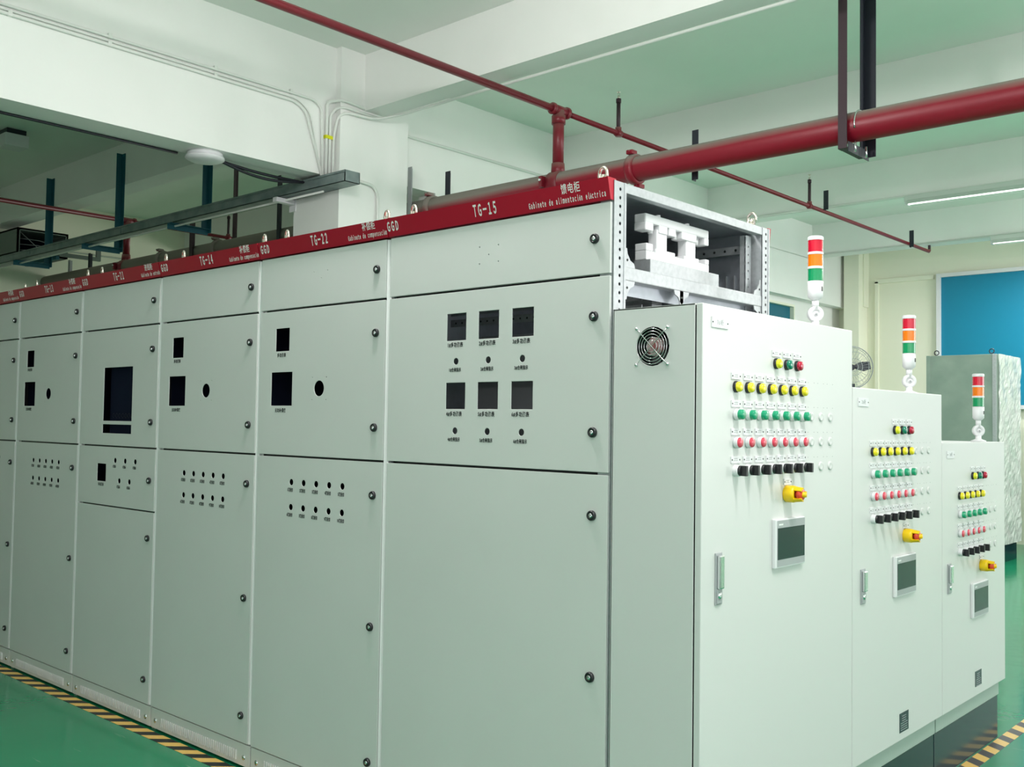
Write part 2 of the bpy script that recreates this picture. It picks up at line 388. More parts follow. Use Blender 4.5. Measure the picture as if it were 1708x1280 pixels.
# ------------------------------------------------------------------ switchgear row
EDGE = [0, -1.009, -1.829, -2.654, -3.477, -4.289, -5.10]
LOCKZ = [2.022, 1.786, 1.436, 1.187, .708, .22]
DEPTH = .98
def lock(parent, x, z):
    k = MB()
    k.lathe((x, -.001, z), (0, -1, 0), [(0, 0), (.0155, 0), (.0155, .006), (.0135, .010), (.009, .010), (.009, .007), (0, .007)], 'rub', 20)
    k.lathe((x, -.007, z), (0, -1, 0), [(.007, 0), (.007, .004), (.003, .004), (.0, .002)], 'chrome', 12)
    k.box(x-.0012, x+.0012, -.0125, -.010, z-.006, z+.003, 'chrome')
    return k.build('lock', parent, (x, 0, z))
def eye_bolt(parent, x, y):
    e = MB(); e.lathe((x, y, 2.195), (0, 0, 1), [(.014, 0), (.014, .012), (.007, .014), (.007, .03)], 'brass', 12)
    e.ring((x, y, 2.225), (.35, 1, 0), .0215, .0052, 'brass', 20, 8)
    return e.build('lifting_eye', parent, (x, y, 2.2))
def mk_text(mb, txt, x, z, h, sx): mb.text('y', txt, x, z, h, -.0006, 'ink', sx, bold=.0004)

def cabinet(i, code, zh, es, label, kind):
    x1, x0 = EDGE[i]-.004, EDGE[i+1]+.004
    root = thing('distribution_cabinet', ((x0+x1)/2, DEPTH/2, 0), label, 'electrical cabinet', 'row of grey switchgear cabinets')
    # carcass
    b = MB()
    if i == 0:
        b.box(x0, x0+.002, .022, DEPTH, .0, 2.195, 'zinc')
        b.box(x0, x1-.05, .022, DEPTH-.004, 2.183, 2.193, 'zinc')
    else:
        b.box(x0, x0+.012, .022, DEPTH, 0, 2.195, 'cab'); b.box(x1-.012, x1, .022, DEPTH, 0, 2.195, 'cab'); b.box(x0+.012, x0+.014, .046, DEPTH-.02, .1, 2.17, 'dark')  # last sheet paints shade onto the inner side wall
        b.prism([(x1-.011, .004, .108), (x1+.001, .016, .108), (x1+.001, .022, .108), (x1-.011, .022, .108)], (0, 0, 2.02), 'white')  # edge strip whitened and chamfered to look lit from the right
        b.box(x0, x1, .022, DEPTH, 2.18, 2.195, 'cab'); b.box(x0, x1, DEPTH-.012, DEPTH, 0, 2.195, 'cab')
    for z in (1.910, 1.313, .106)+((1.011,) if kind == 'b' else ()): b.box(x0+.012, x1-.012, .024, .04, z-.02, z+.02, 'rub')
    b.box(x0+.012, x0+.03, .024, .045, .1, 2.12, 'rub'); b.box(x1-.03, x1-.012, .024, .045, .1, 2.12, 'rub')
    if i: b.box(x0+.02, x1-.02, .40, .41, .12, 2.15, 'dark')     # near-black sheet standing in for the shade inside
    b.build('body', root)
    # lintel: its face leans outward towards the top
    l = MB(); l.prism([(x0-.002, -.022, 2.2), (x0-.002, .02, 2.2), (x0-.002, .02, 2.134), (x0-.002, -.006, 2.134)], (x1-x0+.0035, 0, 0), 'red')
    lo = l.build('lintel', root); lo['label'] = 'deep red lintel strip with white lettering'
    def lt(body, x, z, h, wd, bold=.0):
        body = ''.join(chr(ord(q)+0xFEE0) if '!' <= q <= '~' else ('\u3000' if q == ' ' else q) for q in body)   # evenly spaced narrow sign lettering
        t = MB(); t.text('y', body, x, z, h, -.0225+(2.2-z)*.24, 'white', 1, 'CENTER', bold, -.24, wd); t.build('lettering', lo)
    if code: lt(code, x0+.490 if i == 0 else x0+.411, 2.167, .036, .104, .0014)
    if i < 5: lt('GGD', x0+.028 if i == 0 else x0+.042, 2.167, .031, .060, .0014)
    lt(zh, x1-.144 if i == 0 else x1-.098, 2.184, .024, .074, .0002)
    lt(es, x1-.166 if i == 0 else x1-(.088 if i == 3 else .112), 2.152, .0165, .305 if i == 0 else (.178 if i == 3 else .222), .0007)
    # base panel with louvres and screws
    bp = MB(); bp.box(x0, x1, .004, .02, .012, .103, 'cab', .002)
    n = 40; xa, xb = x0+.10, x1-.10
    for k in range(n):
        xx = xa+(xb-xa)*k/(n-1); bp.box(xx-.003, xx+.003, -.001, .005, .030, .070, 'cabl', .001)
    bo = bp.build('base_panel', root)
    for xx in (x0+.042, x1-.042):
        s = MB(); s.lathe((xx, .004, .049), (0, -1, 0), [(.011, 0), (.011, .003), (.005, .005), (0, .005)], 'chrome', 12); s.build('screw', bo, (xx, 0, .049))
    # doors
    dz = [(1.914, 2.129), (1.317, 1.906), (.109, 1.309)]
    if kind == 'b': dz = dz[:2]+[(1.0145, 1.309), (.109, 1.0075)]
    lx = x1-.059 if i == 0 else x1-.061
    def holes(zlo, zhi, H):
        return [h for h in H if zlo < (h[2] if len(h) == 4 else h[1]) < zhi]
    H = []; L = []
    if kind == 'a':
        for k in range(3):
            X = -.654+.151*k
            H += [(X-.046, X+.046, 1.739, 1.832), (X-.046, X+.046, 1.505, 1.595), (X, 1.668, .0115), (X, 1.431, .0115)]
            L += [(f'{k+1}#多功能表', X-.005, 1.7235, .013, .78), (f'{k+4}#多功能表', X-.005, 1.4875, .013, .78), (f'{k+1}#合闸指示', X-.004, 1.638, .011, .72), (f'{k+4}#合闸指示', X-.004, 1.401, .011, .72)]
        H += [(-.5505, 2.049, .0022), (-.4645, 2.048, .0022), (-.508, 2.020, .0022), (-.550, 1.992, .0022), (-.464, 1.993, .0022)]
    if kind == 'c':
        o = x0+1.825
        H += [(-1.710+o, -1.617+o, 1.740, 1.834), (-1.736+o, -1.592+o, 1.517, 1.654), (-1.414+o, 1.585, .031)]
        H += [(-1.414+o+a, 1.585+c, .0022) for a in (-.045, .045) for c in (-.044, .044)]
        if i == 1: H += [(-1.463+o, 2.048, .0018), (-1.376+o, 2.048, .0018), (-1.415+o, 2.021, .0018)]
        L += [('多功能表', -1.668+o, 1.723, .013, .8), ('无功补偿仪', -1.668+o, 1.497, .013, .8)]
        for r in range(2):
            for k in range(5):
                H.append((-1.582+.0815*k+o, 1.210-.1*r, .0125)); L.append((f'{k+1+5*r}路投切', -1.588+.0815*k+o, 1.178-.1*r, .012, .62))
    if kind == 'b':
        H += [(-3.214, -2.915, 1.441, 1.712), (-3.216, -2.916, 1.378, 1.423), (-3.260, -3.166, 1.133, 1.222)]
        for k, X in enumerate((-3.070, -2.967, -2.865)): H.append((X, 1.243, .013)); L.append(('1路指示', X-.006, 1.212, .011, .62))
        for X in (-3.022, -2.919): H.append((X, 1.1425, .013)); L.append(('2路指示', X-.006, 1.112, .011, .62))
        L.append(('多功能表', -3.215, 1.116, .013, .8))
    lz = LOCKZ if kind != 'b' else [2.025, 1.790, 1.438, 1.159, .885, .22]
    for a, c in dz:
        d = MB(); xe = x1-.003 if i == 0 else x1-.013
        d.plate('y', (x0+.003, xe, a, c), holes(a, c, H), 0, .0026, 'cab', .0012)
        d.box(x0+.0035, x0+.006, .0015, .020, a+.001, c-.001, 'cab'); d.box(xe-.003, xe-.0005, .0015, .020, a+.001, c-.001, 'cab')
        d.box(x0+.006, xe-.003, .0015, .020, a+.0005, a+.003, 'cab'); d.box(x0+.006, xe-.003, .0015, .020, c-.003, c-.0005, 'cab')
        for q in L:
            if a < q[2] < c: mk_text(d, *q)
        do = d.build('door', root)
        for z in lz:
            if a < z < c: lock(do, lx, z)
    if kind == 'b':
        s = MB()
        for k in range(9): s.ring((-3.19+.032*k, .046, 1.468), (0, 1, 0), .011, .0016, 'rub', 14, 5)
        s.box(-3.23, -2.90, .045, .05, 1.36, 1.74, 'dark')
        s.build('breaker_front', root)
    eyes = [x0+.085, -.063] if i == 0 else [x0+.125, x1-.055 if i == 1 else x1-.03]
    e = eye_bolt(root, eyes[0], .035); copies(e, [(eyes[1]-eyes[0], 0, 0)])
    return root

C15 = cabinet(0, 'TG-15', '馈电柜', 'Gabinete de alimentación eléctrica', 'widest cabinet of the row marked TG-15, open at its right side', 'a')
cabinet(1, 'TG-22', '补偿柜', 'Gabinete de compensación', 'grey switchgear cabinet marked TG-22 on its red strip', 'c')
cabinet(2, 'TG-14', '补偿柜', 'Gabinete de compensación', 'grey switchgear cabinet marked TG-14 on its red strip', 'c')
cabinet(3, 'TG-21', '进线柜', 'Gabinete de entrada', 'grey switchgear cabinet marked TG-21 with a large rectangular opening', 'b')
cabinet(4, 'TG-13', '补偿柜', 'Gabinete de compensación', 'grey switchgear cabinet marked TG-13 on its dark red strip', 'c')
cabinet(5, '', '补偿柜', 'Gabinete de compensación', 'leftmost switchgear cabinet, cut off by the left edge of the photo', 'c')

# the open right side of TG-15
def post(y0, y1, name='corner_post'):
    p = MB()
    zs = [.05+.0262*k for k in range(82)]
    p.plate('x', (y0, y1, .0, 2.195), [((y0+y1)/2+.002, z, .0052) for z in zs], -.001, .003, 'galv', .0006)
    p.box(-.05, -.0045, y0, y0+.003, 0, 2.195, 'galv'); p.box(-.05, -.0045, y1-.003, y1, 0, 2.195, 'galv')
    p.box(-.012, -.008, y0+.003, y1-.003, 0, 2.195, 'dark'); p.box(-.0045, .001, y1-.010, y1, 0, 2.195, 'galv', .001); p.box(-.0045, .001, y0, y0+.01, 0, 2.195, 'galv', .001)
    return p.build(name, C15)
post(.008, .070); post(.926, .980)
r = MB(); r.box(-.03, -.001, .070, .926, 2.166, 2.195, 'galv', .002); r.build('top_rail', C15)
# inner rear post with holes, seen through the opening
p = MB(); p.plate('x', (.868, .905, 1.5, 2.16), [(.886, 1.52+.03*k, .0042) for k in range(21)], -.035, .003, 'galv', .0006); p.box(-.06, -.044, .868, .905, 1.5, 2.16, 'galv'); p.build('inner_post', C15)
r = MB(); r.box(-.05, -.002, .070, .926, 1.900, 1.941, 'galv', .003); r.box(-.045, -.040, .070, .926, 1.86, 1.90, 'zinc'); ro = r.build('cross_rail', C15)
for sz in (1, -1):
    z0 = 1.941 if sz > 0 else 1.900
    for yc, sy in ((.070, 1), (.926, -1))+(((.38, 1), (.40, -1)) if sz < 0 else ()):
        g = MB(); pts = [(-.004, yc, z0), (-.004, yc+sy*.055, z0), (-.004, yc+sy*.050, z0+sz*.014), (-.004, yc+sy*.030, z0+sz*.022), (-.004, yc+sy*.015, z0+sz*.042), (-.004, yc+sy*.012, z0+sz*.058), (-.004, yc, z0+sz*.058)]
        g.prism(pts, (-.004, 0, 0), 'galv')
        g.lathe((-.0035, yc+sy*.014, z0+sz*.022), (1, 0, 0), [(.004, 0), (.004, .0008), (0, .0008)], 'ink', 8)
        g.build('gusset', C15)
# rear wall with louvres, upper back rail
b = MB(); b.box(EDGE[1]+.01, -.06, .958, .962, .1, 2.185, 'zinc')
for k in range(26): b.box(-.95+.034*k, -.944+.034*k, .950, .958, 1.97, 2.03, 'galv', .002)
for k in range(26): b.box(-.95+.034*k, -.944+.034*k, .950, .958, 1.78, 1.84, 'galv', .002)
b.box(EDGE[1]+.01, -.06, .90, .91, 2.10, 2.13, 'galv')
for k in range(20): b.lathe((-.95+.045*k, .899, 2.115), (0, -1, 0), [(.005, 0), (.005, .0006), (0, .0006)], 'ink', 8)
b.build('rear_panel', C15)
b = MB(); b.box(-.20, -.10, .36, .42, 1.2, 1.9, 'galv', .002)
for k in range(14): b.lathe((-.099, .39, 1.25+.05*k), (1, 0, 0), [(.004, 0), (.004, .0006), (0, .0006)], 'ink', 8)
b.build('centre_post', C15)
b = MB()   # perforated crossbars seen through the square openings
for z in (1.868, 1.826):
    b.box(EDGE[1]+.02, -.1, .30, .305, z, z+.028, 'galv')
    for k in range(26): b.lathe((-.96+.033*k, .2995, z+.014), (0, -1, 0), [(.004, 0), (.004, .0006), (0, .0006)], 'ink', 8)
b.box(EDGE[1]+.02, -.1, .45, .455, .3, 1.80, 'silv')
b.build('mounting_plate', C15)
b = MB(); b.box(-.10, -.035, .253, .677, 1.941, 1.992, 'galv', .002); bo = b.build('insulator_bracket', C15)
n = MB()
n.box(-.095, -.05, .252, .636, 1.992, 2.022, 'plast', .003)
n.box(-.095, -.05, .252, .290, 2.022, 2.046, 'plast', .003); n.box(-.095, -.05, .612, .636, 2.022, 2.040, 'plast', .003)
for y0, y1 in ((.305, .42), (.475, .57)): n.box(-.095, -.05, y0, y1, 2.021, 2.034, 'plast', .002)
for yc in (.349, .526): n.box(-.090, -.055, yc-.030, yc+.030, 2.03, 2.10, 'plast', .004)
n.box(-.095, -.05, .246, .634, 2.112, 2.142, 'plast', .005)
for y0, y1 in ((.246, .292), (.325, .375), (.385, .425), (.462, .555), (.606, .634)): n.box(-.095, -.05, y0, y1, 2.088, 2.114, 'plast', .004)
for yy in (.305, .448, .585): n.cyl((-.072, yy, 2.085), (-.072, yy, 2.114), .008, 'plast', 10)
for yy in (.349, .526): n.cyl((-.072, yy, 2.140), (-.072, yy, 2.152), .009, 'plast', 6)
no = n.build('busbar_insulator', C15); no['label'] = 'white moulded busbar support insulator'
e = eye_bolt(C15, -.03, .90)
r = MB(); r.prism([(-.995, .98, 2.2), (-.995, 1.000, 2.2), (-.995, .990, 2.134), (-.995, .98, 2.134)], (.99, 0, 0), 'red'); r.build('rear_lintel', C15)

# ------------------------------------------------------------------ control cabinets
XD = .312
def lamp_mb(y, z, m):
    b = MB(); b.lathe((XD, y, z), (1, 0, 0), [(.0168, 0), (.0168, .006), (.0152, .009), (.0145, .009)], 'rub', 20)
    b.lathe((XD, y, z), (1, 0, 0), [(.0150, .008), (.0150, .014), (.0135, .0185), (.008, .0205), (0, .021)], m, 20)
    return b
def push_mb(y, z, m, ln):
    b = MB(); b.lathe((XD, y, z), (1, 0, 0), [(.0165, 0), (.0165, .011), (.0158, .015), (.0145, .015), (.0145, .011)], 'plast', 20)
    b.lathe((XD, y, z), (1, 0, 0), [(.0167, .001), (.0167, .003), (.0165, .003)], 'silv', 20)
    b.lathe((XD, y, z), (1, 0, 0), [(.0143, .012), (.0143, ln-.002), (.0128, ln), (0, ln)], m, 20)
    return b
def sel_mb(y, z):
    b = MB(); b.lathe((XD, y, z), (1, 0, 0), [(.0165, 0), (.0165, .012), (.0158, .016), (.0130, .016)], 'plast', 20)
    b.lathe((XD, y, z), (1, 0, 0), [(.0150, .014), (.0150, .022), (.0135, .023), (0, .023)], 'rub', 20)
    b.box(XD+.021, XD+.040, y-.0055, y+.0055, z-.0148, z+.0148, 'rub', .0015)
    return b
def plug_mb(y, z):
    return MB().lathe((XD, y, z), (1, 0, 0), [(.0142, 0), (.0142, .003), (.0125, .005), (.008, .0035), (0, .0035)], 'cabl', 22)
def label_mb(y, z, w=.052, h=.019, marks=True):
    b = MB(); b.box(XD, XD+.0032, y-w/2, y+w/2, z-h/2, z+h/2, 'plast', .0004)
    for s in (-1, 1): b.lathe((XD+.0032, y+s*(w/2-.0045), z), (1, 0, 0), [(.0024, 0), (.0024, .0008), (0, .0008)], 'ink', 8)
    if marks:
        for q, (a, c) in enumerate(((-.010, .010), (-.012, .012))):
            for t in range(4):
                ya = y+a+(c-a)*t/4
                b.box(XD+.0032, XD+.0035, ya, ya+.0028, z+.002-.0055*q, z+.0048-.0055*q, 'silv')
    return b
def estop_mb(y, z):
    b = MB(); o = (XD, y, z)
    b.lathe(o, (1, 0, 0), [(.024, 0), (.0265, .003), (.0265, .026), (.0245, .034), (.019, .036)], 'yelp', 24)
    for a in (0, 2*PI/3, 4*PI/3):                                     # the petals of the guard
        pts = []
        for k in range(7):
            t = a-.45+.9*k/6; pts.append((math.cos(t), math.sin(t)))
        for (c0, s0), (c1, s1) in zip(pts, pts[1:]):
            b.prism([(XD+.030, y+.0250*c0, z+.0250*s0), (XD+.030, y+.0250*c1, z+.0250*s1), (XD+.060, y+.0215*c1, z+.0215*s1), (XD+.060, y+.0215*c0, z+.0215*s0)], (0, -.0035*c0, -.0035*s0), 'yelp')
    b.lathe(o, (1, 0, 0), [(.010, .034), (.010, .040), (.0195, .043), (.0205, .050), (.017, .056), (0, .059)], 'ored', 24)
    b.lathe(o, (1, 0, 0), [(.009, .056), (.008, .066), (0, .068)], 'yelp', 16)
    return b
def control_box(y0, y1, top, ncol, nblank, c0, rows, lamps, est, hmi, handle, plate, info, label, blank_yellow, num):
    root = thing('control_cabinet', (.16, (y0+y1)/2, 0), label, 'control cabinet', 'three light grey control cabinets')
    # enclosure with a real round fan cut-out in the left side of the first box
    b = MB()
    if num == 3: b.plate('y', (.008, .288, .282, top), [(.147, top-.115, .057)], y0, .003, 'cabl', .001)
    else: b.box(.008, .288, y0, y0+.003, .282, top, 'cabl')
    b.box(.008, .288, y1-.003, y1, .282, top, 'cabl'); b.box(.008, .288, y0, y1, top-.004, top, 'cabl'); b.box(.008, .288, y0, y1, .282, .286, 'cabl')
    b.box(.008, .011, y0, y1, .282, top, 'cabl'); b.box(.284, .290, y0+.01, y1-.01, .29, top-.01, 'rub')
    b.build('enclosure', root)
    p = MB(); p.box(.03, .283, y0+.005, y1-.004, .205, .281, 'chan', .003); p.box(.02, .277, y0+.004, y1-.004, 0, .205, 'plin', .002)
    po = p.build('plinth', root); po['label'] = 'dark glossy plinth under a pale channel'
    d = MB(); d.box(.2915, XD, y0+.001, y1-.002, .283, top, 'cabl', .0028)
    if num != 3:
        pass
    # the mounting holes of unused labels
    for zz in rows:
        for k in range(ncol, ncol+3):
            for s in (-1, 1): d.lathe((XD, c0+.07*k+s*.0215, zz+.031), (1, 0, 0), [(.0016, 0), (.0016, .0004), (0, .0004)], 'silv', 6)
    door = d.build('door', root)
    for k, mm in enumerate(('yell', 'grnd', 'redl')):
        lamp_mb(lamps[0]+.07*k, lamps[1], mm).build('indicator_lamp', door, (XD, lamps[0]+.07*k, lamps[1]))
    pl = label_mb(lamps[0], lamps[1]+.031).build('label_plate', door, (XD, lamps[0], lamps[1]+.031)); copies(pl, [(0, .07*k, 0) for k in (1, 2)])
    copies(pl, [(0, c0-lamps[0]+.07*k, zz-lamps[1]) for zz in rows for k in range(ncol)])
    yl = lamp_mb(c0, rows[0], 'yel').build('indicator_lamp', door, (XD, c0, rows[0])); copies(yl, [(0, .07*k, 0) for k in range(1, ncol)])
    gb = push_mb(c0, rows[1], 'grn', .028).build('push_button', door, (XD, c0, rows[1])); gb['label'] = 'green push button'; copies(gb, [(0, .07*k, 0) for k in range(1, ncol)])
    rb = push_mb(c0, rows[2], 'redp', .020).build('push_button', door, (XD, c0, rows[2])); rb['label'] = 'red push button'; copies(rb, [(0, .07*k, 0) for k in range(1, ncol)])
    sb = sel_mb(c0, rows[3]).build('selector_switch', door, (XD, c0, rows[3])); copies(sb, [(0, .07*k, 0) for k in range(1, ncol)])
    pg = plug_mb(c0+.07*ncol, rows[1]).build('blanking_plug', door, (XD, c0+.07*ncol, rows[1]))
    offs = [(0, .07*k, rows[r]-rows[1]) for r in ((0,) if blank_yellow else ())+(1, 2, 3) for k in range(nblank) if (r, k) != (1, 0)]
    copies(pg, offs)
    estop_mb(*est).build('emergency_stop', door, (XD, est[0], est[1]))
    lp = label_mb(est[0]+.006, est[1]+.037, .05, .019).build('label_plate', door, (XD, est[0], est[1]+.037))
    # touch screen
    a, c, z0, z1 = hmi; s = MB(); s.box(XD, XD+.012, a, c, z0, z1, 'plast', .003); s.box(XD+.0118, XD+.0128, a+.012, c-.004, z0+.005, z1-.004, 'silv', .0003)
    so = s.build('touch_screen', door, (XD, a, z0)); so['label'] = 'touch screen in a white bezel'
    s = MB(); s.box(XD+.0126, XD+.0134, a+.014, c-.007, z0+.026, z1-.027, 'scr'); s.box(XD+.0133, XD+.0136, a+.014, a+.0155, z0+.026, z1-.027, 'ink')
    for t in range(4): s.box(XD+.0128, XD+.0131, a+.022+.007*t, a+.0275+.007*t, z1-.019, z1-.014, 'white')
    # glass and maker's mark belong to the screen, kept in one mesh with it
    g = s.build('screen_glass', door, (XD, a, z0)); g['label'] = 'dark display glass'
    # swing handle
    a, c, z0, z1 = handle; h = MB()
    h.box(XD, XD+.004, a-.003, c-.003, z0, z1, 'silv', .0015); h.box(XD+.004, XD+.016, a+.003, c-.009, z0+.045, z1-.006, 'chrome', .004)
    h.box(XD+.003, XD+.007, a+.001, c-.007, z0+.004, z0+.044, 'silv', .001); h.lathe((XD+.006, (a+c)/2-.003, z0+.026), (1, 0, 0), [(.0095, 0), (.0095, .004), (.004, .005), (0, .005)], 'chrome', 14)
    h.build('door_handle', door, (XD, a, z0))
    a, c, z0, z1 = plate; n = label_mb((a+c)/2, (z0+z1)/2, c-a, z1-z0, False); n.text('x', f'{num}#柜', (a+c)/2, (z0+z1)/2, .013, XD+.0034, 'silv', .95)
    n.build('nameplate', door, (XD, a, z0))
    if info:
        a, c, z0, z1 = info; n = MB(); n.box(XD, XD+.001, a, c, z0, z1, 'plin')
        for t in range(7): n.box(XD+.001, XD+.0013, a+.012+(.012 if t < 3 else 0), c-.012-(.014 if t < 3 else 0), z1-.014-.0085*t, z1-.0118-.0085*t, 'silv')
        n.build('rating_plate', door, (XD, a, z0))
    return root
B1 = control_box(0, .996, 1.802, 7, 3, .183, (1.575, 1.495, 1.414, 1.333), (.428, 1.655), (.500, 1.253), (.408, .608, 1.029, 1.178), (.076, .112, .96, 1.105), (.046, .136, 1.738, 1.768), None,
                 'tallest of the three control cabinets, with a round fan grille on its left side', False, 3)
B2 = control_box(.998, 1.888, 1.604, 6, 3, 1.17, (1.375, 1.295, 1.214, 1.133), (1.378, 1.455), (1.478, 1.052), (1.360, 1.565, .829, .980), (1.066, 1.104, .839, .962), (1.042, 1.129, 1.538, 1.568), (1.424, 1.514, .312, .384),
                 'middle-height control cabinet, between the tallest and the shortest one', True, 2)
B3 = control_box(1.890, 2.742, 1.404, 5, 3, 2.100, (1.175, 1.095, 1.014, .934), (2.272, 1.256), (2.385, .852), (2.243, 2.452, .632, .783), (1.952, 1.992, .772, .897), (1.944, 2.031, 1.338, 1.369), (2.300, 2.387, .323, .390),
                 'shortest and farthest of the three control cabinets', False, 1)
# fan in the side of the tallest box
fx, fz = .147, 1.687
f = MB(); f.lathe((fx, .003, fz), (0, 1, 0), [(.057, 0), (.057, .035), (0, .035)], 'rub', 28)
for k in range(7):
    a = 2*PI*k/7
    f.prism([(fx+.024*math.cos(a), .012, fz+.024*math.sin(a)), (fx+.052*math.cos(a+.1), .010, fz+.052*math.sin(a+.1)), (fx+.052*math.cos(a+.6), .020, fz+.052*math.sin(a+.6)), (fx+.024*math.cos(a+.6), .022, fz+.024*math.sin(a+.6))], (0, .002, 0), 'rub')
f.lathe((fx, .035, fz), (0, -1, 0), [(.028, 0), (.028, .024), (.025, .028), (0, .028)], 'hub', 24)
fo = f.build('fan', B1)
f = MB()
for R in (.017, .026, .035, .0435, .0515): f.ring((fx, -.004, fz), (0, 1, 0), R, .0012, 'chrome', 32, 6)
for s in (1, -1):
    q = .0385; f.tube([(fx-q-.015, -.002, fz+s*(q+.015)), (fx-q, -.006, fz+s*q), (fx+q, -.006, fz-s*q), (fx+q+.015, -.002, fz-s*(q+.015))], .0017 if s > 0 else .001, 'chrome', 6)
go = f.build('fan_grille', B1)
for sx in (-1, 1):
    for sz in (-1, 1):
        s = MB(); s.lathe((fx+sx*.0535, 0, fz+sz*.0525), (0, -1, 0), [(.0048, 0), (.0048, .005), (.002, .007), (0, .007)], 'chrome', 10); s.build('screw', go)

# signal towers
def tower(x, y, z, label):
    t = thing('signal_tower', (x, y, z), label, 'signal light', 'red orange and green signal towers')
    b = MB(); b.lathe((x, y, z), (0, 0, 1), [(0, 0), (.034, 0), (.034, .005), (.020, .010), (.013, .014), (.013, .030)], 'plast', 22); b.build('base', t)
    j = MB(); d = Vector((math.cos(-.85), math.sin(-.85), 0))
    j.lathe(Vector((x, y, z+.052))-d*.011, d, [(0, 0), (.0255, 0), (.027, .002), (.027, .020), (.0255, .022), (.013, .022), (.013, .019), (.007, .019), (.007, .023), (0, .023)], 'plast', 24)
    j.lathe(Vector((x, y, z+.052))+d*.0125, d, [(.004, -.001), (.004, .001), (0, .001)], 'silv', 8)
    j.cyl((x, y, z+.07), (x, y, z+.104), .012, 'plast', 14)
    j.build('swivel_joint', t)
    b = MB(); b.lathe((x, y, z+.100), (0, 0, 1), [(.012, 0), (.018, .004), (.0255, .012), (.0265, .066), (.0265, .066)], 'plast', 28)
    e = Vector((math.cos(.4), math.sin(.4), 0)); b.box(x+.022, x+.0268, y-.006, y+.002, z+.130, z+.146, 'ink'); b.build('housing', t)
    for nm, mm, z0 in (('green_lens', 'tgrn', .167), ('orange_lens', 'tora', .217), ('red_lens', 'tred', .267)):
        l = MB(); l.lathe((x, y, z+z0), (0, 0, 1), [(.0255, 0), (.0255, .042)], mm, 28)
        l.lathe((x, y, z+z0), (0, 0, 1), [(.0266, .0415), (.0270, .043), (.0270, .049), (.0266, .050), (.0, .050)], 'plast', 28)
        l.build(nm, t)
    c = MB(); c.lathe((x, y, z+.313), (0, 0, 1), [(.0268, .0), (.0268, .007), (.023, .010), (0, .0105)], 'plast', 28); c.build('cap', t)
    return t
tower(.232, .872, 1.802, 'red orange green signal tower on the tallest control cabinet')
tower(.232, 1.740, 1.604, 'signal tower standing on the middle control cabinet')
tower(.232, 2.618, 1.404, 'signal tower standing on the shortest, farthest control cabinet')

# ------------------------------------------------------------------ floor tapes
M['tapex'] = tape_mat('hazard_tape_along_row', 'x', -1.1); M['tapey'] = tape_mat('hazard_tape_along_boxes', 'y', .6)
tag(MB().box(-9, .25, -.072, -.004, 0, .0012, 'tapex').build('floor_tape', origin=(-4, -.03, 0)), 'yellow and black hazard tape on the floor along the switchgear row', 'floor tape')
tag(MB().box(.283, .347, -.3, 6.5, 0, .0012, 'tapey').build('floor_tape', origin=(.3, 3, 0)), 'yellow and black hazard tape on the floor in front of the control cabinets', 'floor tape')

# ------------------------------------------------------------------ fire pipes
PY, PZ, PR = 3.04, 3.162, .084
fp = thing('fire_main_pipe', (-3, PY, PZ), 'thick red fire main running above and behind the cabinets, dusty on top', 'pipe')
MB().cyl((-11.19, PY, PZ), (7.39, PY, PZ), PR, 'pipe', 40).build('pipe_run', fp)
def coupling(x, big=1):
    c = MB(); c.lathe((x-.03, PY, PZ), (1, 0, 0), [(.085, 0), (.100, .004), (.104, .018), (.104, .042), (.100, .056), (.085, .06)], 'pipe', 36)
    for s in (1, -1):
        yy, zz = PY-s*.045, PZ+s*.105
        c.box(x-.025, x+.025, yy-.03, yy+.03, zz-.014, zz+.014, 'pipe', .005); c.cyl((x, yy-.045, zz), (x, yy+.045, zz), .009, 'pipe', 8)
    return c.build('coupling', fp, (x, PY, PZ))
for x in (-2.06, -4.02, -8.25, -7.15): coupling(x)
